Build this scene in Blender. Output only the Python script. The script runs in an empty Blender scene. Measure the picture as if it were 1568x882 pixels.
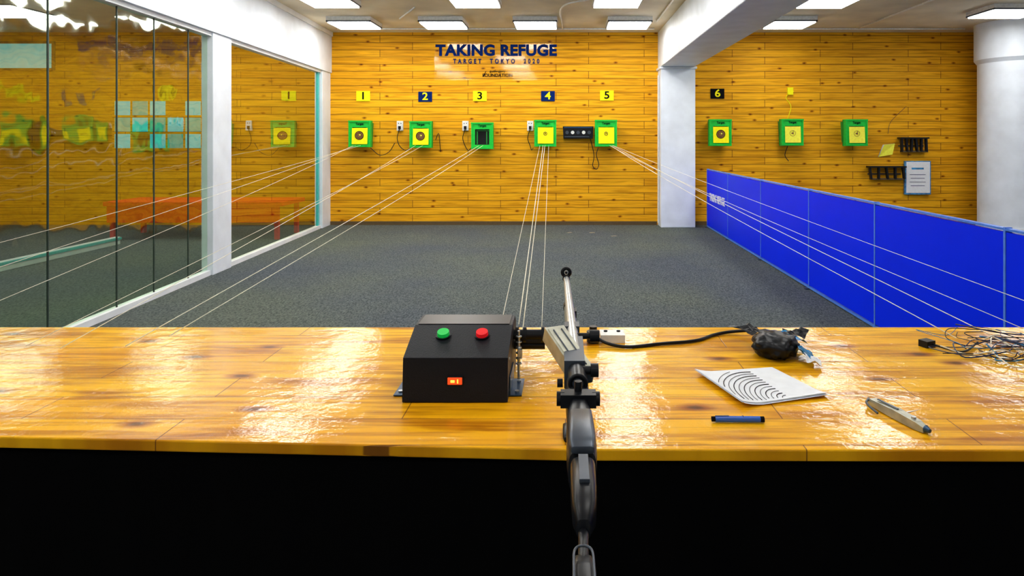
import bpy, bmesh, math, random
from mathutils import Vector, Matrix, Euler, noise
random.seed(7)
S=bpy.context.scene
# ------------------------------------------------------------------ materials
def new_mat(name):
    m=bpy.data.materials.new(name); m.use_nodes=True
    nt=m.node_tree; b=nt.nodes['Principled BSDF']
    return m,nt,b
def plain(name,col,rough=.5,metal=0,emit=0,coat=0,var=.12,nscale=30,bump=0,ecol=None,spec=None):
    m,nt,b=new_mat(name)
    tc=nt.nodes.new('ShaderNodeTexCoord'); n=nt.nodes.new('ShaderNodeTexNoise')
    n.inputs['Scale'].default_value=nscale; n.inputs['Detail'].default_value=4
    nt.links.new(tc.outputs['Object'],n.inputs['Vector'])
    r=nt.nodes.new('ShaderNodeValToRGB')
    r.color_ramp.elements[0].position=.3; r.color_ramp.elements[1].position=.7
    r.color_ramp.elements[0].color=(*[c*(1-var) for c in col],1)
    r.color_ramp.elements[1].color=(*[min(1,c*(1+var)) for c in col],1)
    nt.links.new(n.outputs['Fac'],r.inputs['Fac']); nt.links.new(r.outputs['Color'],b.inputs['Base Color'])
    b.inputs['Roughness'].default_value=rough; b.inputs['Metallic'].default_value=metal
    b.inputs['Coat Weight'].default_value=coat
    if spec is not None: b.inputs['Specular IOR Level'].default_value=spec
    if emit:
        b.inputs['Emission Color'].default_value=(*(ecol or col),1); b.inputs['Emission Strength'].default_value=emit
    if bump:
        bp=nt.nodes.new('ShaderNodeBump'); bp.inputs['Strength'].default_value=bump; bp.inputs['Distance'].default_value=.01
        nt.links.new(n.outputs['Fac'],bp.inputs['Height']); nt.links.new(bp.outputs['Normal'],b.inputs['Normal'])
    return m
def wood(name,axes,c1,c2,dark,bw,rh,mortar,rough,coat,knot_scale,grain=(1.2,26),bump=.25,wav=0,offset=.37,mort_col=None,knot_r=.055,spec=.5,gdark=(.66,.56,.45),patch=0,crough=.06):
    m,nt,b=new_mat(name); N=nt.nodes; L=nt.links
    tc=N.new('ShaderNodeTexCoord'); sp=N.new('ShaderNodeSeparateXYZ'); L.new(tc.outputs['Object'],sp.inputs[0])
    cb=N.new('ShaderNodeCombineXYZ'); L.new(sp.outputs[axes[0]],cb.inputs[0]); L.new(sp.outputs[axes[1]],cb.inputs[1])
    br=N.new('ShaderNodeTexBrick'); br.offset=offset; br.inputs['Scale'].default_value=1
    br.inputs['Color1'].default_value=(*c1,1); br.inputs['Color2'].default_value=(*c2,1)
    br.inputs['Mortar'].default_value=(*(mort_col or dark),1); br.inputs['Mortar Size'].default_value=mortar
    br.inputs['Mortar Smooth'].default_value=.2
    br.inputs['Brick Width'].default_value=bw; br.inputs['Row Height'].default_value=rh
    L.new(cb.outputs[0],br.inputs['Vector'])
    mp=N.new('ShaderNodeMapping'); mp.inputs['Scale'].default_value=(grain[0],grain[1],1); L.new(cb.outputs[0],mp.inputs[0])
    ns=N.new('ShaderNodeTexNoise'); ns.inputs['Scale'].default_value=1.6; ns.inputs['Detail'].default_value=9; ns.inputs['Distortion'].default_value=.7
    L.new(mp.outputs[0],ns.inputs['Vector'])
    rp=N.new('ShaderNodeValToRGB'); rp.color_ramp.elements[0].position=.36; rp.color_ramp.elements[1].position=.56
    rp.color_ramp.elements[0].color=(*gdark,1); rp.color_ramp.elements[1].color=(1.0,1.0,1.0,1)
    L.new(ns.outputs['Fac'],rp.inputs['Fac'])
    mx=N.new('ShaderNodeMix'); mx.data_type='RGBA'; mx.blend_type='MULTIPLY'; mx.inputs[0].default_value=.9
    L.new(br.outputs['Color'],mx.inputs[6]); L.new(rp.outputs['Color'],mx.inputs[7])
    src=mx
    if patch:
        mpp=N.new('ShaderNodeMapping'); mpp.inputs['Scale'].default_value=(1.3,7,1); mpp.inputs['Location'].default_value=(3.1,1.7,0); L.new(cb.outputs[0],mpp.inputs[0])
        np_=N.new('ShaderNodeTexNoise'); np_.inputs['Scale'].default_value=1.7; np_.inputs['Detail'].default_value=4; L.new(mpp.outputs[0],np_.inputs['Vector'])
        rpp=N.new('ShaderNodeValToRGB'); rpp.color_ramp.elements[0].position=.36; rpp.color_ramp.elements[1].position=.46
        rpp.color_ramp.elements[0].color=(.55,.38,.25,1); rpp.color_ramp.elements[1].color=(1,1,1,1); L.new(np_.outputs['Fac'],rpp.inputs[0])
        mq=N.new('ShaderNodeMix'); mq.data_type='RGBA'; mq.blend_type='MULTIPLY'; mq.inputs[0].default_value=patch
        L.new(mx.outputs[2],mq.inputs[6]); L.new(rpp.outputs[0],mq.inputs[7]); src=mq
    mp2=N.new('ShaderNodeMapping'); mp2.inputs['Scale'].default_value=(knot_scale[0],knot_scale[1],1); L.new(cb.outputs[0],mp2.inputs[0])
    n2=N.new('ShaderNodeTexNoise'); n2.inputs['Scale'].default_value=7; L.new(mp2.outputs[0],n2.inputs['Vector'])
    ad=N.new('ShaderNodeMix'); ad.data_type='RGBA'; ad.inputs[0].default_value=.04
    L.new(mp2.outputs[0],ad.inputs[6]); L.new(n2.outputs['Color'],ad.inputs[7])
    vo=N.new('ShaderNodeTexVoronoi'); vo.inputs['Scale'].default_value=1; vo.voronoi_dimensions='2D'; L.new(ad.outputs[2],vo.inputs['Vector'])
    r2=N.new('ShaderNodeValToRGB'); e=r2.color_ramp.elements
    e[0].position=knot_r*.45; e[0].color=(.12,.05,.03,1); e[1].position=knot_r*2.2; e[1].color=(1,1,1,1)
    k=e.new(knot_r); k.color=(.5,.3,.2,1)
    L.new(vo.outputs['Distance'],r2.inputs['Fac'])
    m2=N.new('ShaderNodeMix'); m2.data_type='RGBA'; m2.blend_type='MULTIPLY'; m2.inputs[0].default_value=.9
    L.new(src.outputs[2],m2.inputs[6]); L.new(r2.outputs['Color'],m2.inputs[7])
    L.new(m2.outputs[2],b.inputs['Base Color'])
    b.inputs['Roughness'].default_value=rough; b.inputs['Coat Weight'].default_value=coat; b.inputs['Coat Roughness'].default_value=crough
    b.inputs['Specular IOR Level'].default_value=spec
    bp=N.new('ShaderNodeBump'); bp.inputs['Strength'].default_value=bump; bp.inputs['Distance'].default_value=.004
    inv=N.new('ShaderNodeMath'); inv.operation='SUBTRACT'; inv.inputs[0].default_value=1; L.new(br.outputs['Fac'],inv.inputs[1])
    am=N.new('ShaderNodeMath'); am.operation='MULTIPLY_ADD'; am.inputs[1].default_value=.3; L.new(ns.outputs['Fac'],am.inputs[0]); L.new(inv.outputs[0],am.inputs[2])
    last=am
    if wav:
        n3=N.new('ShaderNodeTexNoise'); n3.inputs['Scale'].default_value=10; n3.inputs['Detail'].default_value=5; n3.inputs['Roughness'].default_value=.6; L.new(cb.outputs[0],n3.inputs['Vector'])
        a2=N.new('ShaderNodeMath'); a2.operation='MULTIPLY_ADD'; a2.inputs[1].default_value=wav; L.new(n3.outputs['Fac'],a2.inputs[0]); L.new(am.outputs[0],a2.inputs[2]); last=a2
    L.new(last.outputs[0],bp.inputs['Height']); L.new(bp.outputs['Normal'],b.inputs['Normal'])
    if coat: L.new(bp.outputs['Normal'],b.inputs['Coat Normal'])
    return m

WC1,WC2=(.94,.475,.012),(.82,.385,.008)
M_wall=wood('pine_plank_wall','XZ',WC1,WC2,(.16,.06,.008),1.45,.118,.0045,.6,.0,(1.7,3.4),grain=(1.1,24),knot_r=.035,spec=.12)
M_tab=wood('varnished_pine_top','XY',(1.0,.54,.006),(.90,.42,.004),(.30,.12,.01),.85,.125,.0014,.4,.50,(2.0,4.2),grain=(1.6,30),bump=.25,wav=2.6,offset=.43,knot_r=.05,spec=.06,gdark=(.60,.46,.26),patch=.75,crough=.07)
M_white=plain('white_paint',(.80,.83,.86),.55,var=.06,nscale=5)
M_pillar=plain('pillar_paint',(.78,.84,.92),.5,var=.07,nscale=4)
M_ceil=plain('ceiling_plaster',(.74,.66,.50),.8,var=.16,nscale=1.6)
M_matteblack=plain('matte_black',(.0015,.0015,.0018),.95,spec=.05)
M_black=plain('black_powder_coat',(.005,.006,.010),.45,nscale=300,bump=.15,spec=.2)
M_blackp=plain('black_plastic',(.006,.007,.010),.34,spec=.22)
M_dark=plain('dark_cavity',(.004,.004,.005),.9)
M_green=plain('green_metal',(.012,.52,.05),.5,spec=.2)
M_dgreen=plain('dark_green_metal',(.008,.28,.035),.45)
M_yel=plain('yellow_card',(1.0,.90,.01),.7,var=.06,spec=.1)
M_ycard=plain('pale_yellow_card',(1.0,.92,.08),.7,var=.08,spec=.1)
M_brown=plain('worn_bullseye',(.20,.09,.025),.7,var=.5,nscale=60)
M_ink=plain('navy_ink',(.003,.018,.12),.8,spec=.05)
M_blk=plain('black_ink',(.005,.005,.007),.8,spec=.05)
M_steel=plain('brushed_steel',(.50,.53,.54),.32,metal=.85,nscale=80)
M_alu=plain('aluminium',(.46,.46,.38),.38,metal=.7,nscale=40,var=.25)
M_gun=plain('gun_grey',(.06,.075,.10),.35,metal=.5)
M_bluep=plain('blue_panel',(.0,.022,1.0),.4,var=.06,nscale=1.3,spec=.06)
M_lblue=plain('light_blue_trim',(.08,.22,.75),.4,spec=.2)
M_paper=plain('paper',(.82,.85,.90),.7,var=.04)
M_pen=plain('blue_marker',(.005,.10,.55),.35,coat=.2)
M_cord=plain('cord',(.80,.76,.60),.6)
M_btn_g=plain('green_button',(.01,.55,.08),.4,emit=.2,spec=.2)
M_btn_r=plain('red_button',(.75,.01,.015),.4,emit=.3,spec=.2)
M_rock=plain('lit_rocker',(.95,.06,.01),.3,emit=.9)
M_orange=plain('rocker_glow',(1,.45,.05),.3,emit=2)
M_plas=plain('white_plastic',(.78,.78,.75),.4)
M_tag=plain('blue_film',(.02,.22,.50),.25,coat=.5,var=.5,nscale=20)
M_navy=plain('navy_wire',(.01,.02,.08),.4)
M_tabdk=plain('blued_plate',(.02,.06,.13),.3,metal=.4)
M_red=plain('red_laminate',(.95,.04,.006),.5,spec=.1)
M_seam=plain('seal_strip',(.03,.05,.04),.5)
M_teal=plain('teal_edge',(.05,.50,.48),.3)
M_base=plain('baseboard_paint',(.10,.06,.02),.6)
M_lamp=plain('lamp_diffuser',(1,1,1),.5,emit=19,ecol=(1,.985,.945),var=0)
M_lampd=plain('lamp_diffuser_dim',(1,1,1),.5,emit=12,ecol=(1,.985,.945),var=0)
M_tealw=plain('daylight_pane',(.05,.35,.35),.4,emit=.22,ecol=(.15,.75,.65),var=.3,nscale=6)
M_tealb=plain('teal_glow_pane',(.05,.35,.40),.4,emit=.5,ecol=(.08,.60,.70),var=.2,nscale=6)
def carpet():
    m,nt,b=new_mat('carpet_grey'); N=nt.nodes; L=nt.links
    tc=N.new('ShaderNodeTexCoord')
    n=N.new('ShaderNodeTexNoise'); n.inputs['Scale'].default_value=75; n.inputs['Detail'].default_value=5; n.inputs['Roughness'].default_value=.85
    mp=N.new('ShaderNodeMapping'); mp.inputs['Scale'].default_value=(1,.5,1)
    L.new(tc.outputs['Object'],mp.inputs[0]); L.new(mp.outputs[0],n.inputs['Vector'])
    r=N.new('ShaderNodeValToRGB'); r.color_ramp.elements[0].position=.36; r.color_ramp.elements[1].position=.66
    r.color_ramp.elements[0].color=(.022,.029,.034,1); r.color_ramp.elements[1].color=(.185,.205,.205,1)
    L.new(n.outputs['Fac'],r.inputs[0])
    n2=N.new('ShaderNodeTexNoise'); n2.inputs['Scale'].default_value=.55; L.new(tc.outputs['Object'],n2.inputs['Vector'])
    r2=N.new('ShaderNodeValToRGB'); r2.color_ramp.elements[0].position=.35; r2.color_ramp.elements[1].position=.65
    r2.color_ramp.elements[0].color=(.74,.77,.88,1); r2.color_ramp.elements[1].color=(.98,1.0,.84,1)
    L.new(n2.outputs['Fac'],r2.inputs[0])
    mx=N.new('ShaderNodeMix'); mx.data_type='RGBA'; mx.blend_type='MULTIPLY'; mx.inputs[0].default_value=1
    L.new(r.outputs[0],mx.inputs[6]); L.new(r2.outputs[0],mx.inputs[7]); L.new(mx.outputs[2],b.inputs['Base Color'])
    b.inputs['Roughness'].default_value=.95; b.inputs['Specular IOR Level'].default_value=.1
    bp=N.new('ShaderNodeBump'); bp.inputs['Strength'].default_value=.5; bp.inputs['Distance'].default_value=.01
    L.new(n.outputs['Fac'],bp.inputs['Height']); L.new(bp.outputs['Normal'],b.inputs['Normal'])
    return m
M_carpet=carpet()
def glassmix(name,mirror,tint_t,tint_g,rough=.0,wav=.05,wsc=1.2):
    m=bpy.data.materials.new(name); m.use_nodes=True; nt=m.node_tree; N=nt.nodes; L=nt.links
    N.remove(N['Principled BSDF']); out=N['Material Output']
    t=N.new('ShaderNodeBsdfTransparent'); t.inputs[0].default_value=(*tint_t,1)
    g=N.new('ShaderNodeBsdfGlossy'); g.inputs[0].default_value=(*tint_g,1); g.inputs['Roughness'].default_value=rough
    mx=N.new('ShaderNodeMixShader'); mx.inputs[0].default_value=mirror
    tc=N.new('ShaderNodeTexCoord'); n=N.new('ShaderNodeTexNoise'); n.inputs['Scale'].default_value=wsc
    L.new(tc.outputs['Object'],n.inputs['Vector'])
    bp=N.new('ShaderNodeBump'); bp.inputs['Strength'].default_value=wav; bp.inputs['Distance'].default_value=.05
    L.new(n.outputs['Fac'],bp.inputs['Height']); L.new(bp.outputs[0],g.inputs['Normal'])
    L.new(t.outputs[0],mx.inputs[1]); L.new(g.outputs[0],mx.inputs[2]); L.new(mx.outputs[0],out.inputs[0])
    return m
M_glass=glassmix('reflective_glass',.27,(.80,1,.84),(.95,1,.85),.04,.22,2.2)
M_glass2=glassmix('reflective_glass_far',.45,(.85,.97,.85),(.95,1,.85),.01)
M_film=glassmix('clear_film',.018,(1,1,.97),(1,1,1),.08)

# ------------------------------------------------------------------ mesh builder
def catmull(pts,n=8):
    pts=[Vector(p) for p in pts]
    if len(pts)<3: return pts
    P=[pts[0]*2-pts[1]]+pts+[pts[-1]*2-pts[-2]]; out=[]
    for i in range(1,len(P)-2):
        for k in range(n):
            t=k/n; a,b,c,d=P[i-1],P[i],P[i+1],P[i+2]
            out.append(.5*((2*b)+(c-a)*t+(2*a-5*b+4*c-d)*t*t+(3*b-a-3*c+d)*t**3))
    out.append(pts[-1]); return out
class B:
    def __init__(s,name): s.name=name; s.v=[]; s.f=[]; s.m=[]; s.s=[]; s.mats=[]
    def mi(s,mat):
        if mat not in s.mats: s.mats.append(mat)
        return s.mats.index(mat)
    def add(s,vs,fs,mat,smooth=False):
        o=len(s.v); s.v+= [tuple(v) for v in vs]; i=s.mi(mat)
        for f in fs: s.f.append([o+k for k in f]); s.m.append(i); s.s.append(smooth)
    def box(s,c,d,mat,rot=None):
        R=Euler(rot).to_matrix() if rot else Matrix.Identity(3)
        vs=[Vector(c)+R@Vector((x*d[0]/2,y*d[1]/2,z*d[2]/2)) for x in(-1,1) for y in(-1,1) for z in(-1,1)]
        s.add(vs,[(0,1,3,2),(4,6,7,5),(0,4,5,1),(2,3,7,6),(0,2,6,4),(1,5,7,3)],mat)
    def frame(s,p0,p1):
        d=(Vector(p1)-Vector(p0)).normalized(); a=Vector((0,0,1)) if abs(d.z)<.9 else Vector((1,0,0))
        u=d.cross(a).normalized(); return d,u,d.cross(u)
    def cyl(s,p0,p1,r,mat,r1=None,seg=24,smooth=True):
        r1=r if r1 is None else r1; d,u,w=s.frame(p0,p1); p0=Vector(p0);p1=Vector(p1); vs=[]
        for p,q in((p0,r),(p1,r1)):
            for k in range(seg):
                a=2*math.pi*k/seg; vs.append(p+(u*math.cos(a)+w*math.sin(a))*q)
        s.add(vs,[(k,(k+1)%seg,seg+(k+1)%seg,seg+k) for k in range(seg)],mat,smooth)
        s.add(vs[:seg],[tuple(range(seg))],mat); s.add(vs[seg:],[tuple(range(seg))],mat)
    def torus(s,c,axis,R,r,mat,seg=28,ms=10):
        d,u,w=s.frame((0,0,0),axis); c=Vector(c)
        vs=[c+(u*math.cos(a)+w*math.sin(a))*(R+r*math.cos(b))+d*r*math.sin(b) for a in [2*math.pi*i/seg for i in range(seg)] for b in [2*math.pi*j/ms for j in range(ms)]]
        s.add(vs,[(i*ms+j,((i+1)%seg)*ms+j,((i+1)%seg)*ms+(j+1)%ms,i*ms+(j+1)%ms) for i in range(seg) for j in range(ms)],mat,True)
    def prism(s,poly,ax,a,b,mat):
        def P(p,t): return {'x':(t,p[0],p[1]),'y':(p[0],t,p[1]),'z':(p[0],p[1],t)}[ax]
        n=len(poly); vs=[P(p,a) for p in poly]+[P(p,b) for p in poly]
        s.add(vs,[tuple(range(n)),tuple(range(n,2*n))]+[(k,(k+1)%n,n+(k+1)%n,n+k) for k in range(n)],mat)
    def tube(s,pts,r,mat,seg=6,n=8,r1=None):
        P=catmull(pts,n); r1=r if r1 is None else r1; vs=[]; N=len(P)
        for i,p in enumerate(P):
            t=(P[min(i+1,N-1)]-P[max(i-1,0)]).normalized()
            a=Vector((0,0,1)) if abs(t.z)<.9 else Vector((1,0,0)); u=t.cross(a).normalized(); w=t.cross(u); q=r+(r1-r)*i/(N-1)
            for k in range(seg):
                an=2*math.pi*k/seg; vs.append(p+(u*math.cos(an)+w*math.sin(an))*q)
        fs=[(i*seg+k,i*seg+(k+1)%seg,(i+1)*seg+(k+1)%seg,(i+1)*seg+k) for i in range(N-1) for k in range(seg)]
        fs+=[tuple(range(seg)),tuple(range((N-1)*seg,N*seg))]
        s.add(vs,fs,mat,True)
    def loft(s,secs,mat,seg=20,pw=.55):
        vs=[]
        for (x,y,z,w,h) in secs:
            for k in range(seg):
                a=2*math.pi*k/seg; c,sn=math.cos(a),math.sin(a)
                vs.append((x+math.copysign(abs(c)**pw,c)*w/2,y,z+math.copysign(abs(sn)**pw,sn)*h/2))
        n=len(secs); fs=[(i*seg+k,i*seg+(k+1)%seg,(i+1)*seg+(k+1)%seg,(i+1)*seg+k) for i in range(n-1) for k in range(seg)]
        fs+=[tuple(range(seg)),tuple(range((n-1)*seg,n*seg))]
        s.add(vs,fs,mat,True)
    def text(s,body,size,loc,mat,rot=(math.pi/2,0,0),offset=0,spacing=1,sx=1,ex=.002):
        c=bpy.data.curves.new('t','FONT'); c.body=body; c.size=size; c.align_x='CENTER'; c.align_y='CENTER'
        c.offset=offset; c.space_character=spacing; c.extrude=ex; c.resolution_u=4
        o=bpy.data.objects.new('t',c); S.collection.objects.link(o)
        me=bpy.data.meshes.new_from_object(o.evaluated_get(bpy.context.evaluated_depsgraph_get()))
        R=Euler(rot).to_matrix(); L=Vector(loc)
        s.add([L+R@Vector((v.co.x*sx,v.co.y,v.co.z)) for v in me.vertices],[tuple(p.vertices) for p in me.polygons],mat)
        bpy.data.objects.remove(o); bpy.data.meshes.remove(me)
    def finish(s,bevel=0,name=None,origin=None):
        xs=list(zip(*s.v)); c=Vector([(min(a)+max(a))/2 for a in xs]) if origin is None else Vector(origin)
        me=bpy.data.meshes.new(s.name); me.from_pydata([tuple(Vector(v)-c) for v in s.v],[],s.f)
        for m in s.mats: me.materials.append(m)
        for p,i,sm in zip(me.polygons,s.m,s.s): p.material_index=i; p.use_smooth=sm
        bm=bmesh.new(); bm.from_mesh(me); bmesh.ops.recalc_face_normals(bm,faces=bm.faces); bm.to_mesh(me); bm.free()
        o=bpy.data.objects.new(s.name,me); o.location=c; S.collection.objects.link(o)
        if bevel:
            md=o.modifiers.new('bevel','BEVEL'); md.width=bevel; md.segments=2; md.limit_method='ANGLE'; md.angle_limit=math.radians(40)
        return o

# ------------------------------------------------------------------ room shell
Y=10.7; H=3.17
def gx(y): return -3.93+.0613*(Y-y)     # line of the glazed side wall
b=B('floor'); b.box((-1,4.3,-.05),(17.4,13,.1),M_carpet); b.finish()
b=B('ceiling'); b.box((-1,4.3,H+.05),(17.4,13,.1),M_ceil); b.finish()
b=B('wall_front'); b.box((1.83,Y+.05,H/2),(11.5,.1,H),M_wall); b.finish()
b=B('wall_side_room'); b.box((-6.8,Y+.05,H/2),(5.74,.1,H),M_wall); b.finish()
b=B('wall_right'); b.box((7.63,4.3,H/2),(.1,13,H),M_white); b.finish()
b=B('wall_back'); b.box((-1,-2.15,H/2),(17.4,.1,H),M_white); b.finish()
b=B('wall_side_room_left'); b.box((-9.7,4.3,H/2),(.1,13,H),M_wall); b.finish()
def strip(name,y0,y1,z0,z1,t,mat,off=0,bevel=0):
    b=B(name); p=[(gx(y0)+off-t/2,y0),(gx(y0)+off+t/2,y0),(gx(y1)+off+t/2,y1),(gx(y1)+off-t/2,y1)]
    b.prism(p,'z',z0,z1,mat); return b.finish(bevel)
strip('wall_left',-2.1,Y,2.5,H,.16,M_pillar)
strip('trim_1',6.68,7.10,0,2.5,.12,M_pillar,bevel=.006)
strip('trim_2',10.27,Y,0,2.5,.12,M_pillar,bevel=.006)
strip('trim_3',-2.1,10.27,0,.05,.07,M_white)
strip('trim_4',-2.1,10.27,2.46,2.5,.09,M_white)
strip('trim_5',-2.1,Y,H-.07,H,.20,M_white)
for i,(y0,y1) in enumerate([(-2.1,6.68),(7.10,10.27)]):
    b=B('window_%d'%(i+1)); b.add([(gx(y0),y0,.05),(gx(y1),y1,.05),(gx(y1),y1,2.46),(gx(y0),y0,2.46)],[(0,1,2,3)],M_glass if i==0 else M_glass2)
    if i==0:
        for y in (6.3,5.72,5.2,4.45,3.4,2.2): b.box((gx(y),y,1.25),(.010,.010,2.42),M_seam)
    else: b.box((gx(10.2),10.22,1.25),(.03,.06,2.42),M_teal)
    b.finish()
b=B('pillar'); b.prism([(1.52,10.36),(2.07,10.36),(2.07,Y),(1.52,Y)],'z',0,2.57,M_pillar)
b.box((1.795,10.52,2.55),(.60,.36,.04),M_white); b.box((1.505,10.55,1.25),(.02,.05,2.4),M_plas); b.finish(.008)
b=B('ceiling_beam'); b.box((1.795,4.3,2.87),(.55,12.8,.6),M_pillar); b.finish(.01)
b=B('round_column'); b.cyl((6.86,9.9,0),(6.86,9.9,2.56),.50,M_pillar,seg=64); b.cyl((6.86,9.9,2.56),(6.86,9.9,2.62),.50,M_pillar,r1=.545,seg=64)
b.cyl((6.86,9.9,2.62),(6.86,9.9,H),.545,M_pillar,seg=64); b.cyl((6.86,9.9,0),(6.86,9.9,.1),.52,M_white,seg=64); b.box((6.36,9.97,2.9),(.05,.05,.5),M_plas); b.finish()
b=B('baseboard_front'); b.box((-1.2,Y-.012,.03),(5.4,.024,.06),M_base); b.box((4.6,Y-.012,.03),(5.0,.024,.06),M_base); b.finish()

# side room content
b=B('side_room_window_and_glow')
for i in range(5):
    for j in range(3):
        if (i,j) in ((1,0),(3,2)): continue
        b.box((-7.28+i*.29,Y-.02,1.38+j*.27),(.25,.02,.23),M_tealw if (i+j)%2 else M_tealb)
b.box((-6.70,Y-.012,1.65),(1.5,.02,.86),M_wall); b.finish()
b=B('side_room_window_and_glow'); b.box((-8.95,Y-.02,2.78),(1.0,.02,.40),M_tealb); b.box((-8.95,Y-.012,2.78),(1.1,.02,.48),M_base); b.finish()  # glowing pane put in to give the teal glow high on the left
b=B('red_bench_table'); b.box((-5.2,9.45,.50),(2.5,.8,.06),M_red); b.box((-5.2,9.07,.36),(2.4,.03,.24),M_red)
for x in(-6.35,-4.05):
    for y in(9.12,9.78): b.box((x,y,.235),(.06,.06,.47),M_red)
b.finish(.006)
b=B('side_room_light_streak'); b.box((-6.0,6.2,.05),(.08,5.0,.10),M_white); b.box((-5.96,6.2,.08),(.04,5.0,.035),M_teal); b.finish(.006)  # white and teal strip put in for the teal streak of light

# ------------------------------------------------------------------ ceiling lights
def panel(x,y,w=.62,dp=.60,lm=None):
    b=B('ceiling_panel_light'); z=H
    b.box((x,y,z-.03),(w,dp,.06),M_plas); b.box((x,y,z-.075),(w-.04,dp-.04,.03),lm or M_lamp)
    for sx in(-1,1): b.box((x+sx*(w/2-.010),y,z-.066),(.020,dp,.02),M_gun)
    for sy in(-1,1): b.box((x,y+sy*(dp/2-.010),z-.066),(w,.020,.02),M_gun)
    b.finish()
for x in(-3.12,-1.80,-.44,.93): panel(x,9.62,.64)
for y in(8.05,6.6,5.0,3.3,1.4,-.6):
    for x in(-2.92,-1.12,.64): panel(x,y,.60,.56,M_lamp if y>4 else M_lampd)
panel(3.3,9.6)
for y in(8.05,6.6,4.6,2.4): panel(3.25,y,lm=M_lamp if y>4 else M_lampd)
for y in(8.75,6.2,3.2): panel(5.95,y,.75)
for x,y in((-5.2,8.6),(-7.4,8.6),(-6.2,5.6),(-6,2.5)): panel(x,y,.8,.8,M_lampd)  # lamps added to brighten the side-room wood wall behind the glass
b=B('ceiling_conduit')
b.tube([(-3.6,10.25,H-.02),(1.4,10.25,H-.02)],.014,M_plas); b.tube([(-.05,10.2,H-.02),(-.05,8.6,H-.02),(.3,8.1,H-.02)],.012,M_plas)
b.tube([(1.35,9.6,H-.02),(1.35,4,H-.02)],.012,M_plas); b.tube([(-2.0,8.6,H-.02),(-2.4,9.4,H-.02)],.012,M_plas)
b.tube([(2.2,10.25,H-.02),(6.3,10.25,H-.02)],.014,M_plas); b.tube([(4.6,10.2,H-.02),(4.6,5,H-.02)],.012,M_plas); b.finish()

# ------------------------------------------------------------------ wall graphics
b=B('wall_film_poster'); b.box((-1.175,Y-.003,2.72),(1.97,.003,.68),M_film); b.finish()
b=B('wall_title_lettering')
b.text('TAKING REFUGE',.245,(-1.14,Y-.012,2.865),M_ink,offset=.011,spacing=1.05,sx=1.04)
b.text('TARGET  TOKYO  2020',.105,(-1.14,Y-.012,2.69),M_ink,offset=.004,spacing=1.8,sx=.77)
b.text('FOUNDATION',.075,(-1.12,Y-.012,2.46),M_blk,offset=.001,spacing=1.0)
b.text('gunforglory',.055,(-1.12,Y-.012,2.53),M_blk,offset=.0005)
b.prism([(-1.36,2.44),(-1.345,2.44),(-1.305,2.53),(-1.315,2.53)],'y',Y-.014,Y-.008,M_blk); b.finish()
for i,(x,z) in enumerate([(-3.33,2.12),(-2.31,2.11),(-1.41,2.12),(-.29,2.12),(.68,2.13),(2.5,2.16)]):
    b=B('lane_number_sign'); odd=i%2==0
    b.box((x,Y-.008,z),(.225,.014,.165),M_yel if odd else M_ink if i!=5 else M_blk)
    b.text(str(i+1),.17,(x,Y-.018,z),M_blk if odd else M_yel,offset=.003,sx=1.15); b.finish()

# ------------------------------------------------------------------ target boxes
def target(x,z,kind,tilt=0):
    b=B('target_box'); y0=10.44; w,h=.35,.43
    b.prism([(x-.13,z-.15),(x+.13,z-.15),(x+.15,z+.18),(x-.15,z+.18)],'y',Y-.002,y0+.07,M_dgreen)
    def ring(wa,ha,wb,hb,ya,yb,mat,za=0,zb=0):
        vs=[(x+sx*wa/2,ya,z+za+sz*ha/2) for sx,sz in((-1,-1),(1,-1),(1,1),(-1,1))]+[(x+sx*wb/2,yb,z+zb+sz*hb/2) for sx,sz in((-1,-1),(1,-1),(1,1),(-1,1))]
        b.add(vs,[(k,(k+1)%4,4+(k+1)%4,4+k) for k in range(4)],mat)
    ring(w,h,w,h,y0,y0+.12,M_green)
    ring(w,h,.23,.25,y0,y0,M_green,0,-.02)
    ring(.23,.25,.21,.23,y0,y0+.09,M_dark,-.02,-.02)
    b.box((x,y0+.10,z),(w,.02,h),M_dgreen)
    b.box((x,y0-.004,z+h/2-.012),(w+.012,.02,.024),M_green); 
    b.box((x-w/2+.01,y0-.004,z-.0),(.022,.016,h),M_green); b.box((x+w/2-.01,y0-.004,z),(.022,.016,h),M_green)
    b.box((x,y0-.006,z-h/2+.02),(w,.03,.03),M_green)
    b.text('Target',.048,(x,y0-.004,z+.160),M_blk,offset=.001)
    cz=z-.035
    if kind=='hole':
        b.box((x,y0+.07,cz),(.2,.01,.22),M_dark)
        for sx in(-1,1): b.box((x+sx*.075,y0-.008,cz),(.012,.01,.2),M_dgreen)
    else:
        mat=M_yel if kind!='pale' else M_ycard
        b.box((x+.005,y0-.012,cz),(.25,.006,.26),mat,(math.radians(-4),0,0))
        yy=y0-.017
        if kind=='bull':
            b.cyl((x,yy+.002,cz+.01),(x,yy-.003,cz+.01),.066,M_brown,seg=36); b.torus((x,yy-.003,cz+.01),(0,1,0),.066,.005,M_blk,ms=6)
            b.torus((x,yy-.004,cz+.01),(0,1,0),.04,.002,M_blk,ms=6); b.cyl((x+.012,yy,cz+.02),(x+.012,yy-.005,cz+.02),.012,M_ycard)
        elif kind=='small':
            b.torus((x,yy-.001,cz+.03),(0,1,0),.026,.0045,M_brown,ms=6); b.cyl((x,yy,cz+.03),(x,yy-.004,cz+.03),.008,M_blk)
        elif kind=='pale':
            b.torus((x,yy-.001,cz+.02),(0,1,0),.045,.003,M_brown,ms=6); b.box((x+.01,yy,cz+.03),(.008,.004,.06),M_brown,(0,-.1,0)); b.cyl((x-.008,yy,cz+.02),(x-.008,yy-.004,cz+.02),.014,M_brown)
        for i in range(3): b.box((x-.03+i*.03,yy+.001,cz-.1),(.02,.003,.012),M_brown)
    b.finish()
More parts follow.
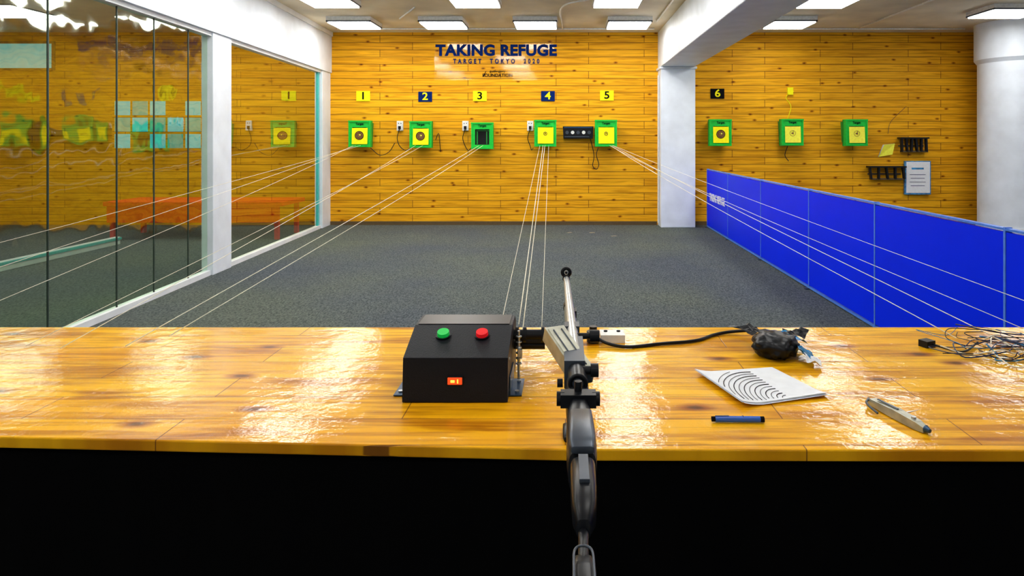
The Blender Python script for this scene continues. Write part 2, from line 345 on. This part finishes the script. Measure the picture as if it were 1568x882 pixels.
for x,z,k in [(-3.31,1.495,'bull'),(-2.33,1.485,'bull'),(-1.34,1.465,'hole'),(-.325,1.505,'small'),(.65,1.505,'small'),(2.49,1.515,'bull'),(3.645,1.52,'pale'),(4.675,1.515,'pale')]:
    target(x,z,k)
for x,tx in((-2.72,-2.53),(-1.645,-1.545),(-.58,-.53)):
    b=B('mains_socket'); z=1.63
    b.box((x,Y-.022,z),(.10,.04,.16),M_plas)
    for s_ in(-.02,.02): b.cyl((x+s_,Y-.038,z+.04),(x+s_,Y-.046,z+.04),.008,M_blk,seg=12)
    b.box((x,Y-.055,z-.03),(.04,.04,.05),M_blackp)
    b.tube([(x,Y-.06,z-.05),(x-.04,Y-.05,z-.2),(x+.0,Y-.05,z-.33),((x+tx)/2,Y-.05,z-.40),(tx,Y-.05,z-.36)],.007,M_blackp); b.finish(.004)
b=B('power_strip'); x=.205
b.prism([(x-.24,1.42),(x+.24,1.42),(x+.25,1.62),(x-.25,1.62)],'y',Y-.002,Y-.11,M_blackp)
b.box((x,Y-.115,1.60),(.46,.01,.02),M_tabdk)
for i in range(5): b.cyl((x-.18+i*.09,Y-.105,1.52),(x-.18+i*.09,Y-.125,1.52),.028,M_plas if i in(1,3) else M_gun,seg=20)
b.box((x-.02,Y-.12,1.45),(.40,.01,.015),M_gun)
b.tube([(x+.2,Y-.1,1.42),(x+.26,Y-.08,1.15),(x+.24,Y-.06,.98),(x+.30,Y-.06,.92),(x+.34,Y-.06,1.0),(x+.30,Y-.06,1.15),(x+.33,Y-.05,1.27)],.007,M_blackp); b.finish(.004)
b=B('hanging_lead')
b.tube([(-3.2,Y-.05,1.27),(-3.05,Y-.04,1.15),(-2.9,Y-.04,1.2),(-2.8,Y-.04,1.35)],.006,M_blackp); b.finish()
b=B('hanging_lead'); b.tube([(-2.13,Y-.05,1.4),(-2.08,Y-.04,1.5),(-2.05,Y-.04,1.2)],.006,M_blackp); b.finish()
b=B('hanging_lead')
b.tube([(3.75,Y-.02,2.2),(3.62,Y-.03,2.1),(3.7,Y-.03,1.95),(3.65,Y-.03,1.75)],.006,M_yel); b.box((3.69,Y-.025,2.2),(.09,.04,.12),M_yel); b.finish()
b=B('hanging_lead'); b.tube([(3.64,Y-.05,1.3),(3.60,Y-.04,1.15),(3.66,Y-.04,1.05)],.006,M_blackp); b.finish()
b=B('hanging_lead'); b.tube([(5.6,Y-.02,1.95),(5.35,Y-.02,1.7),(5.3,Y-.02,1.5)],.004,M_base); b.finish()
def rack(x,z,w,h,n):
    b=B('tool_rack'); y=Y-.085
    b.box((x,y,z+h/2),(w,.14,.025),M_blackp); b.box((x+.03,y+.03,z-h/2),(w*.9,.1,.025),M_base)
    for i in range(n): 
        b.box((x-w/2+.03+i*(w-.06)/(n-1),y-.02,z),(.03,.05,h),M_blackp,(0,random.uniform(-.15,.15),0))
    b.box((x,Y-.015,z-.02),(w*.9,.02,.03),M_base); b.finish(.003)
rack(5.68,1.32,.46,.22,6); rack(5.24,.86,.6,.2,5)
b=B('pinned_notice'); b.add([(5.14,Y-.03,1.12),(5.36,Y-.05,1.16),(5.41,Y-.03,1.34),(5.22,Y-.06,1.32)],[(0,1,2,3)],M_ycard)
b.add([(5.14,Y-.012,1.12),(5.36,Y-.012,1.16),(5.41,Y-.012,1.34),(5.22,Y-.012,1.32)],[(0,1,2,3)],M_paper); b.finish()
b=B('notice_board'); b.box((5.77,Y-.04,.78),(.42,.05,.55),M_tag); b.box((5.77,Y-.068,.785),(.385,.008,.51),M_paper)
for i in range(4): b.box((5.76,Y-.073,.83-i*.06),(.26-.03*(i%2),.003,.008),M_ink)
b.box((5.76,Y-.073,.93),(.2,.003,.03),M_tag)
b.finish(.003)

# ------------------------------------------------------------------ blue partition
b=B('partition_screen'); px=2.28; ys=[10.4,9.07,7.54,6.05,4.76,3.35,1.9,.6]
for i in range(len(ys)-1):
    a,c=ys[i],ys[i+1]
    b.box((px,(a+c)/2,.475),(.03,a-c-.02,.87),M_bluep)
    b.box((px,(a+c)/2,.925),(.034,a-c,.012),M_lblue)
    b.box((px,(a+c)/2,.02),(.034,a-c,.018),M_lblue)
for i,y in enumerate(ys):
    b.box((px,y,.468),(.036,.016,.935),M_lblue); b.box((px,y,.006),(.10,.04,.012),M_gun)
b.text('TAKING REFUGE',.17,(px-.018,9.72,.50),M_paper,rot=(math.pi/2,0,-math.pi/2),offset=.001,sx=.76)
b.finish()

# ------------------------------------------------------------------ table
b=B('firing_table'); zt=.76
poly=[(-3.18,1.44),(-1.18,1.362),(.0,1.307),(1.0,1.302),(2.2,1.302),(2.2,2.165),(-3.18,2.165)]
b.prism(poly,'z',zt-.024,zt,M_tab)
b.prism([(p[0],p[1]+.015) if p[1]<2 else (p[0],p[1]-.02) for p in poly],'z',zt-.06,zt-.024,M_base)
for x in(-3.0,-1.2,.6,2.05):
    for y in(1.55,2.05): b.box((x,y,.35),(.06,.06,.70),M_base)
b.finish(.003,origin=(0,1.7,.75))
b=B('table_front_black_sheet')  # wavy black sheet filling the area below the table's front edge
n=260; vs=[]
def fy(x):
    pts=poly[:5]
    for (x0,y0),(x1,y1) in zip(pts,pts[1:]):
        if x0<=x<=x1: return y0+(y1-y0)*(x-x0)/(x1-x0)
    return pts[-1][1]
for i in range(n+1):
    x=-3.17+5.36*i/n; w=.006*math.sin(x*23)+.004*math.sin(x*57)
    vs+=[(x,fy(x)+.013,zt-.028),(x,fy(x)+.004+w,.35),(x,fy(x)+.0+w*1.5,.01)]
b.add(vs,[f for i in range(n) for f in((i*3,i*3+3,i*3+4,i*3+1),(i*3+1,i*3+4,i*3+5,i*3+2))],M_matteblack,True); b.finish()

# ------------------------------------------------------------------ cords
def cords(name,lst,mat=M_cord):
    b=B(name)
    for p,q,sag,r0,r1 in lst:
        p=Vector(p);q=Vector(q); m=(p+q)/2-Vector((0,0,sag)); b.tube([p,p*.75+q*.25-Vector((0,0,sag*.75)),m,p*.25+q*.75-Vector((0,0,sag*.75)),q],r0,mat,r1=r1,seg=6)
    b.finish()
z0=1.31
cords('target_carrier_cord',[((-3.36,10.40,z0),(-2.4,1.9,.765),.02,.0022,.0010),((-3.28,10.40,z0),(-2.9,1.95,.765),.02,.0022,.0010),((-3.4,10.40,z0),(-2.05,2.05,.765),.03,.0022,.0010)])
cords('target_carrier_cord',[((-2.40,10.40,z0),(-1.50,1.93,.765),.02,.0025,.0012),((-2.28,10.40,z0),(-1.62,1.95,.765),.02,.0022,.0010)])
cords('target_carrier_cord',[((-1.38,10.40,z0),(-1.32,1.95,.765),.01,.0030,.0014),((-1.32,10.40,z0),(-1.25,2.05,.765),.02,.0028,.0013)])
cords('target_carrier_cord',[((-.36,10.40,z0),(-.125,1.735,.890),.0,.0032,.0016),((-.33,10.40,z0),(-.118,1.755,.852),.0,.0030,.0015),((-.41,10.40,z0),(-.195,1.82,.80),.0,.0020,.0010),((-.27,10.40,z0),(-.078,2.12,.763),.0,.0020,.0011)])
cords('target_carrier_cord',[((.72,10.40,z0),(1.22,2.03,.765),.03,.0030,.0014),((.75,10.40,z0),(1.34,1.9,.765),.02,.0030,.0014),((.70,10.40,z0),(1.50,2.10,.765),.04,.0024,.0012),((.76,10.40,z0),(1.75,2.05,.765),.02,.0022,.0012)])

# ------------------------------------------------------------------ controller box
b=B('target_motor_control_box'); xa,xb=-.387,-.137
prof=[(1.537,zt+.002),(1.546,.864),(1.672,.907),(1.765,.907),(1.80,.885),(1.80,zt+.002)]
b.prism(prof,'x',xa,xb,M_black)
b.box(((xa+xb)/2,1.72,.908),(.235,.09,.002),M_blackp)
sl=math.atan2(.043,.126); nrm=Vector((0,-math.sin(sl),math.cos(sl)))
for x,m in((-.306,M_btn_g),(-.209,M_btn_r)):
    c=Vector((x,1.628,.892))
    b.cyl(c-nrm*.004,c+nrm*.004,.019,M_blackp,seg=32); b.cyl(c+nrm*.004,c+nrm*.013,.0155,m,r1=.0145,seg=32)
b.box((-.262,1.541,.812),(.040,.006,.021),M_blackp); b.box((-.262,1.538,.812),(.034,.006,.016),M_rock)
b.box((-.267,1.5345,.812),(.010,.002,.006),M_orange); b.box((-.255,1.5345,.812),(.003,.002,.010),M_orange)
for x,s_ in((xa,-1),(xb,1)):
    b.box((x+s_*.014,1.63,zt+.003),(.034,.11,.003),M_tabdk); b.box((x+s_*.002,1.63,zt+.025),(.003,.11,.046),M_tabdk)
    for dy in(-.035,.035): b.cyl((x+s_*.018,1.63+dy,zt+.004),(x+s_*.018,1.63+dy,zt+.008),.006,M_steel,seg=6)
for y,z in((1.56,.85),(1.56,.775)): 
    for x in(xa-.001,xb+.001): b.cyl((x-.001,y+.02,z),(x+.001,y+.02,z),.004,M_steel,seg=12)
b.cyl((-.137,1.72,.868),(-.05,1.72,.868),.013,M_blackp); b.cyl((-.137,1.74,.835),(-.055,1.74,.835),.012,M_blackp)
b.box((-.085,1.73,.852),(.07,.03,.012),M_blackp)
for x in(-.128,-.108,-.06): b.cyl((x-.004,1.72,.868),(x+.004,1.72,.868),.02,M_blackp,seg=28)
for i in range(6): b.torus((-.122,1.695,.80+i*.014),(0,0,1),.006,.0025,M_steel,seg=14,ms=6)
b.cyl((-.122,1.695,zt),(-.122,1.695,.885),.0035,M_steel); b.box((-.118,1.685,.83),(.012,.01,.02),M_steel)
b.finish(.0025)

# ------------------------------------------------------------------ air rifle on a support stand
b=B('air_rifle_on_stand'); h=1.05
b.cyl((.0015,1.55,h+.004),(.014,1.0,h+.004),.0068,M_steel,r1=.0105); b.cyl((.006,1.36,h-.016),(.014,1.0,h-.016),.009,M_alu,r1=.012)
b.cyl((.0015,1.565,h+.004),(.0015,1.535,h+.004),.0088,M_blackp); b.torus((.0015,1.545,h+.018),(0,1,0),.0092,.0042,M_blackp)
b.cyl((.0015,1.55,h+.018),(.0015,1.54,h+.018),.003,M_blackp,seg=12); b.box((.0015,1.545,h+.008),(.006,.02,.01),M_blackp)
b.cyl((.006,1.37,h-.016),(.006,1.345,h-.016),.0105,M_blackp)
b.box((.011,1.13,h-.006),(.026,.03,.036),M_gun); b.box((.013,1.00,h-.008),(.030,.12,.040),M_gun)
p0=Vector((-.020,1.045,1.072)); p1=Vector((.027,.955,1.032)); d=(p1-p0); L_=d.length; c=(p0+p1)/2
q=d.to_track_quat('Y','Z').to_matrix()
def lb(cx,cy,cz,sx,sy,sz,m):
    vs=[c+q@Vector((cx+i*sx/2,cy+j*sy/2,cz+k*sz/2)) for i in(-1,1) for j in(-1,1) for k in(-1,1)]
    b.add(vs,[(0,1,3,2),(4,6,7,5),(0,4,5,1),(2,3,7,6),(0,2,6,4),(1,5,7,3)],m)
lb(0,0,0,.034,L_,.024,M_alu); lb(0,0,.0125,.028,L_*.9,.003,M_alu); lb(-.007,-.0,.0145,.002,L_*.8,.002,M_gun); lb(.007,-.0,.0145,.002,L_*.8,.002,M_gun); lb(0,L_*.5,0,.028,.004,.020,M_gun)
b.cyl((.017,.895,1.046),(.016,.965,1.046),.0135,M_blackp,seg=32); b.torus((.017,.895,1.046),(0,1,0),.0112,.003,M_blackp); b.cyl((.017,.896,1.046),(.017,.893,1.046),.0075,M_gun,seg=24); b.cyl((.017,.8935,1.046),(.017,.8915,1.046),.003,M_dark,seg=16)
b.cyl((.018,.93,1.052),(.042,.93,1.052),.006,M_blackp); b.cyl((.036,.93,1.052),(.047,.93,1.052),.0095,M_blackp,seg=20)
b.cyl((.018,1.08,1.056),(.044,1.08,1.056),.005,M_blackp); b.cyl((.040,1.08,1.056),(.056,1.08,1.056),.010,M_blackp,seg=20)
b.cyl((-.004,.94,1.03),(-.012,.94,1.03),.006,M_blackp)
b.loft([(.015,1.02,1.018,.030,.04),(.016,.94,1.018,.034,.046),(.017,.86,1.02,.032,.05),(.017,.80,1.022,.030,.046)],M_blackp)
b.box((.0165,.845,1.045),(.046,.022,.017),M_blackp); 
for sx in(-1,1): b.cyl((.0165+sx*.018,.845,1.045),(.0165+sx*.028,.845,1.045),.009,M_blackp,seg=20)
b.cyl((.0165,.85,1.05),(.0165,.85,1.066),.005,M_blackp)
b.loft([(.017,.835,1.03,.024,.04),(.0175,.80,1.035,.032,.03),(.018,.77,1.03,.034,.04),(.018,.72,1.03,.034,.045),(.018,.69,1.028,.030,.045)],M_blackp)
b.loft([(.018,.785,1.050,.020,.008),(.018,.77,1.056,.026,.014),(.018,.70,1.056,.028,.014),(.018,.685,1.054,.024,.008)],M_gun,pw=.35)
b.loft([(.018,.69,1.03,.020,.03),(.018,.675,1.035,.026,.034),(.0175,.62,1.04,.025,.034),(.017,.59,1.04,.022,.030),(.016,.572,1.038,.012,.018)],M_blackp)
b.box((.018,.64,1.058),(.010,.05,.004),M_gun)
b.cyl((.016,.58,1.035),(.0145,.53,1.035),.0045,M_blackp)
b.tube([(.0065,.482,1.045),(.0065,.51,1.045),(.0075,.532,1.045),(.0145,.538,1.045),(.0215,.532,1.045),(.0225,.51,1.045),(.0225,.482,1.045)],.0012,M_gun,seg=8)
b.loft([(.0145,.536,1.036,.014,.006),(.0145,.52,1.036,.018,.012),(.0145,.47,1.036,.018,.012)],M_blackp)
b.cyl((.012,1.37,zt),(.012,1.37,1.02),.007,M_blackp); b.box((.012,1.37,1.018),(.022,.03,.014),M_blackp)
b.loft([(.012,1.335,zt+.006,.03,.012),(.012,1.345,zt+.008,.036,.016),(.012,1.395,zt+.008,.036,.016),(.012,1.405,zt+.006,.03,.012)],M_blackp)
b.finish(.0012)

# ------------------------------------------------------------------ things on the table
b=B('plotted_target_sheets')
A=[(.344,1.728),(.563,1.768),(.636,1.574),(.412,1.512)]
def bil(u,v):
    x=(A[0][0]*(1-u)+A[1][0]*u)*(1-v)+(A[3][0]*(1-u)+A[2][0]*u)*v
    y=(A[0][1]*(1-u)+A[1][1]*u)*(1-v)+(A[3][1]*(1-u)+A[2][1]*u)*v
    return x,y
def zz(u,v): return zt+.004+.010*max(0,(.25-u)/.25)**2+.006*max(0,(v-.8)/.2)**2*u
n=14
for k in range(3):
    vs=[]
    for j in range(n+1):
        for i in range(n+1):
            x,y=bil(i/n,j/n); vs.append((x+.004*(2-k)*(.5-k),y+.003*(k-1),zz(i/n,j/n)-.0012*(2-k)))
    b.add(vs,[(j*(n+1)+i,j*(n+1)+i+1,(j+1)*(n+1)+i+1,(j+1)*(n+1)+i) for j in range(n) for i in range(n)],M_paper,True)
for i in range(13):
    s=i/12; pts=[]
    cu=.56; cv=1.02; r=.10+.76*s
    for t in range(14):
        a=math.radians(82+t*7.5); u=cu+r*math.cos(a)*.72; v=cv-r*math.sin(a)*1.12-.02
        if .05<u<.95 and .05<v<.95:
            x,y=bil(u,v); pts.append((x,y,zz(u,v)+.0012))
    if len(pts)>3: b.tube(pts,.0007+.0003*(i%2),M_blk,seg=4,n=2)
b.finish()
b=B('blue_marker_pen'); y=1.432; z=zt+.0075
b.cyl((.330,y,z),(.428,y-.002,z),.0065,M_pen); b.cyl((.322,y,z),(.331,y,z),.0055,M_blk); b.cyl((.428,y-.002,z),(.437,y-.002,z),.0062,M_blk); b.cyl((.39,y,z),(.392,y,z),.0072,M_navy)
b.box((.345,y-.0,z+.0065),(.03,.003,.002),M_navy); b.finish()
b=B('folding_knife_tool')
a0=Vector((.716,1.535,zt+.012)); a1=Vector((.765,1.372,zt+.010)); d=(a1-a0).normalized(); s_=Vector((-d.y,d.x,0)).normalized(); up=Vector((0,0,1))
def sec(t,w,h0,h1): 
    p=a0+(a1-a0)*t; return [p+s_*w*-1+up*h0,p+s_*w+up*h0,p+s_*w*.8+up*h1,p-s_*w*.8+up*h1]
secs=[sec(0,.006,-.008,.0),sec(.08,.011,-.009,.006),sec(.5,.014,-.009,.010),sec(.85,.012,-.009,.008),sec(.97,.008,-.008,.003)]
vs=[p for q_ in secs for p in q_]; b.add(vs,[(i*4+k,i*4+(k+1)%4,(i+1)*4+(k+1)%4,(i+1)*4+k) for i in range(4) for k in range(4)]+[(0,1,2,3),(16,17,18,19)],M_alu)
pm=a0+(a1-a0)*.35+up*.0105; b.box(pm,(.006,.06,.002),M_gun,(0,0,math.atan2(-d.x,d.y)+math.pi))
b.cyl(a0+(a1-a0)*.97,a1+d*.006,.008,M_tabdk,r1=.004); b.cyl(a0+(a1-a0)*.78+up*.006,a0+(a1-a0)*.78+up*.013,.005,M_steel)
pl=a0+(a1-a0)*.45; b.add([pl+s_*.014+up*-.004,pl+s_*.045+up*-.008,pl+s_*.045+up*.012+d*.03,pl+s_*.012+up*.010+d*.03],[(0,1,2,3)],M_paper)
b.tube([a0,a0+Vector((-.018,-.03,.0)),a0+Vector((-.012,-.07,-.006))],.003,M_gun)
b.finish(.0008)
b=B('black_bag_bundle')
bm=bmesh.new(); bmesh.ops.create_icosphere(bm,subdivisions=4,radius=1)
vs=[]
for v in bm.verts:
    p=v.co.copy(); n_=noise.noise(p*1.7+Vector((3,1,2)))*.28+noise.noise(p*4.5)*.16+abs(noise.noise(p*3+Vector((9,0,0))))*.2
    p=p*(1+n_); vs.append((.605+p.x*.058,1.88+p.y*.066,max(zt+.001,zt+.030+p.z*.036)))
fs=[tuple(v.index for v in f.verts) for f in bm.faces]; bm.free()
b.add(vs,fs,M_blackp,True)
def flap(pts,mat,amp=.006,n=6,sd=0):
    p=[Vector(x) for x in pts]; vs=[]
    for j in range(n+1):
        for i in range(n+1):
            u,v=i/n,j/n; q_=(p[0]*(1-u)+p[1]*u)*(1-v)+(p[3]*(1-u)+p[2]*u)*v
            q_=q_+Vector((0,0,abs(noise.noise(q_*40+Vector((sd,0,0))))*amp*4)); vs.append(q_)
    b.add(vs,[(j*(n+1)+i,j*(n+1)+i+1,(j+1)*(n+1)+i+1,(j+1)*(n+1)+i) for j in range(n) for i in range(n)],mat)
flap([(.60,1.96,.805),(.69,1.98,.79),(.71,1.90,.785),(.62,1.88,.812)],M_tag,sd=1)
flap([(.66,1.89,.795),(.71,1.87,.765),(.69,1.80,.764),(.65,1.80,.795)],M_tag,sd=2)
flap([(.665,1.83,.785),(.71,1.81,.768),(.695,1.76,.764),(.66,1.77,.77)],M_paper,sd=4)
flap([(.50,2.03,.800),(.58,2.0,.805),(.60,1.93,.81),(.555,1.93,.80)],M_blackp,sd=3)
flap([(.67,2.01,.79),(.76,2.02,.79),(.72,1.96,.78),(.65,1.94,.805)],M_blackp,sd=5)
b.finish()
b=B('power_adapter_lead')
b.box((.145,2.02,zt+.013),(.075,.06,.024),M_plas); b.cyl((.125,2.03,zt+.025),(.125,2.03,zt+.028),.006,M_blk,seg=12); b.cyl((.165,2.03,zt+.025),(.165,2.03,zt+.028),.006,M_blk,seg=12)
b.cyl((.085,2.0,zt+.035),(.085,2.0,zt+.003),.020,M_blackp,seg=24); b.cyl((.085,2.0,zt+.035),(.085,2.0,zt+.05),.012,M_blackp)
b.tube([(.09,1.99,zt+.02),(.13,1.955,zt+.010),(.19,1.94,zt+.0055),(.29,1.97,zt+.0055),(.40,2.0,zt+.0055),(.47,2.06,zt+.0055),(.53,2.085,zt+.008),(.59,2.06,zt+.02)],.005,M_blackp,seg=10)
b.finish()
b=B('cable_tangle')
for k in range(14):
    cx,cy=random.uniform(1.20,1.38),random.uniform(1.80,2.02); pts=[]
    a=random.uniform(0,6.28); 
    for i in range(8):
        a+=random.uniform(.4,1.1); r=random.uniform(.04,.14)
        pts.append((cx+math.cos(a)*r*1.2,min(2.13,cy+math.sin(a)*r*.9),zt+.003+random.uniform(0,.03)))
    b.tube(pts,random.choice([.0010,.0014,.0020]),[M_navy,M_blackp,M_navy,M_blackp,M_cord,M_tag,M_navy][k%7],seg=6,n=6)
b.box((1.09,1.96,zt+.010),(.035,.03,.02),M_blackp,(0,0,.4)); b.tube([(1.10,1.95,zt+.01),(1.16,1.90,zt+.004),(1.25,1.97,zt+.01)],.003,M_blackp)
b.finish()
b=B('floor_paper_scraps')
for x,y,r in((.06,9.75,.6),(.40,9.75,.2),(.70,9.4,.4)):
    b.box((x,y,.004),(.08,.04,.006),M_alu,(0,0,r))
b.finish()

# ------------------------------------------------------------------ world, camera, colour
w=bpy.data.worlds.new('world'); S.world=w; w.use_nodes=True; w.node_tree.nodes['Background'].inputs[0].default_value=(.5,.6,.7,1); w.node_tree.nodes['Background'].inputs[1].default_value=.3
cam=bpy.data.cameras.new('camera'); co=bpy.data.objects.new('camera',cam); S.collection.objects.link(co); S.camera=co
co.location=(0,0,1.38); co.rotation_euler=(math.pi/2,0,0)
cam.sensor_width=36; cam.lens=22.84; cam.shift_x=-.0523; cam.shift_y=-.1435; cam.clip_start=.02
S.view_settings.view_transform='Standard'; S.view_settings.look='None'; S.view_settings.exposure=.05
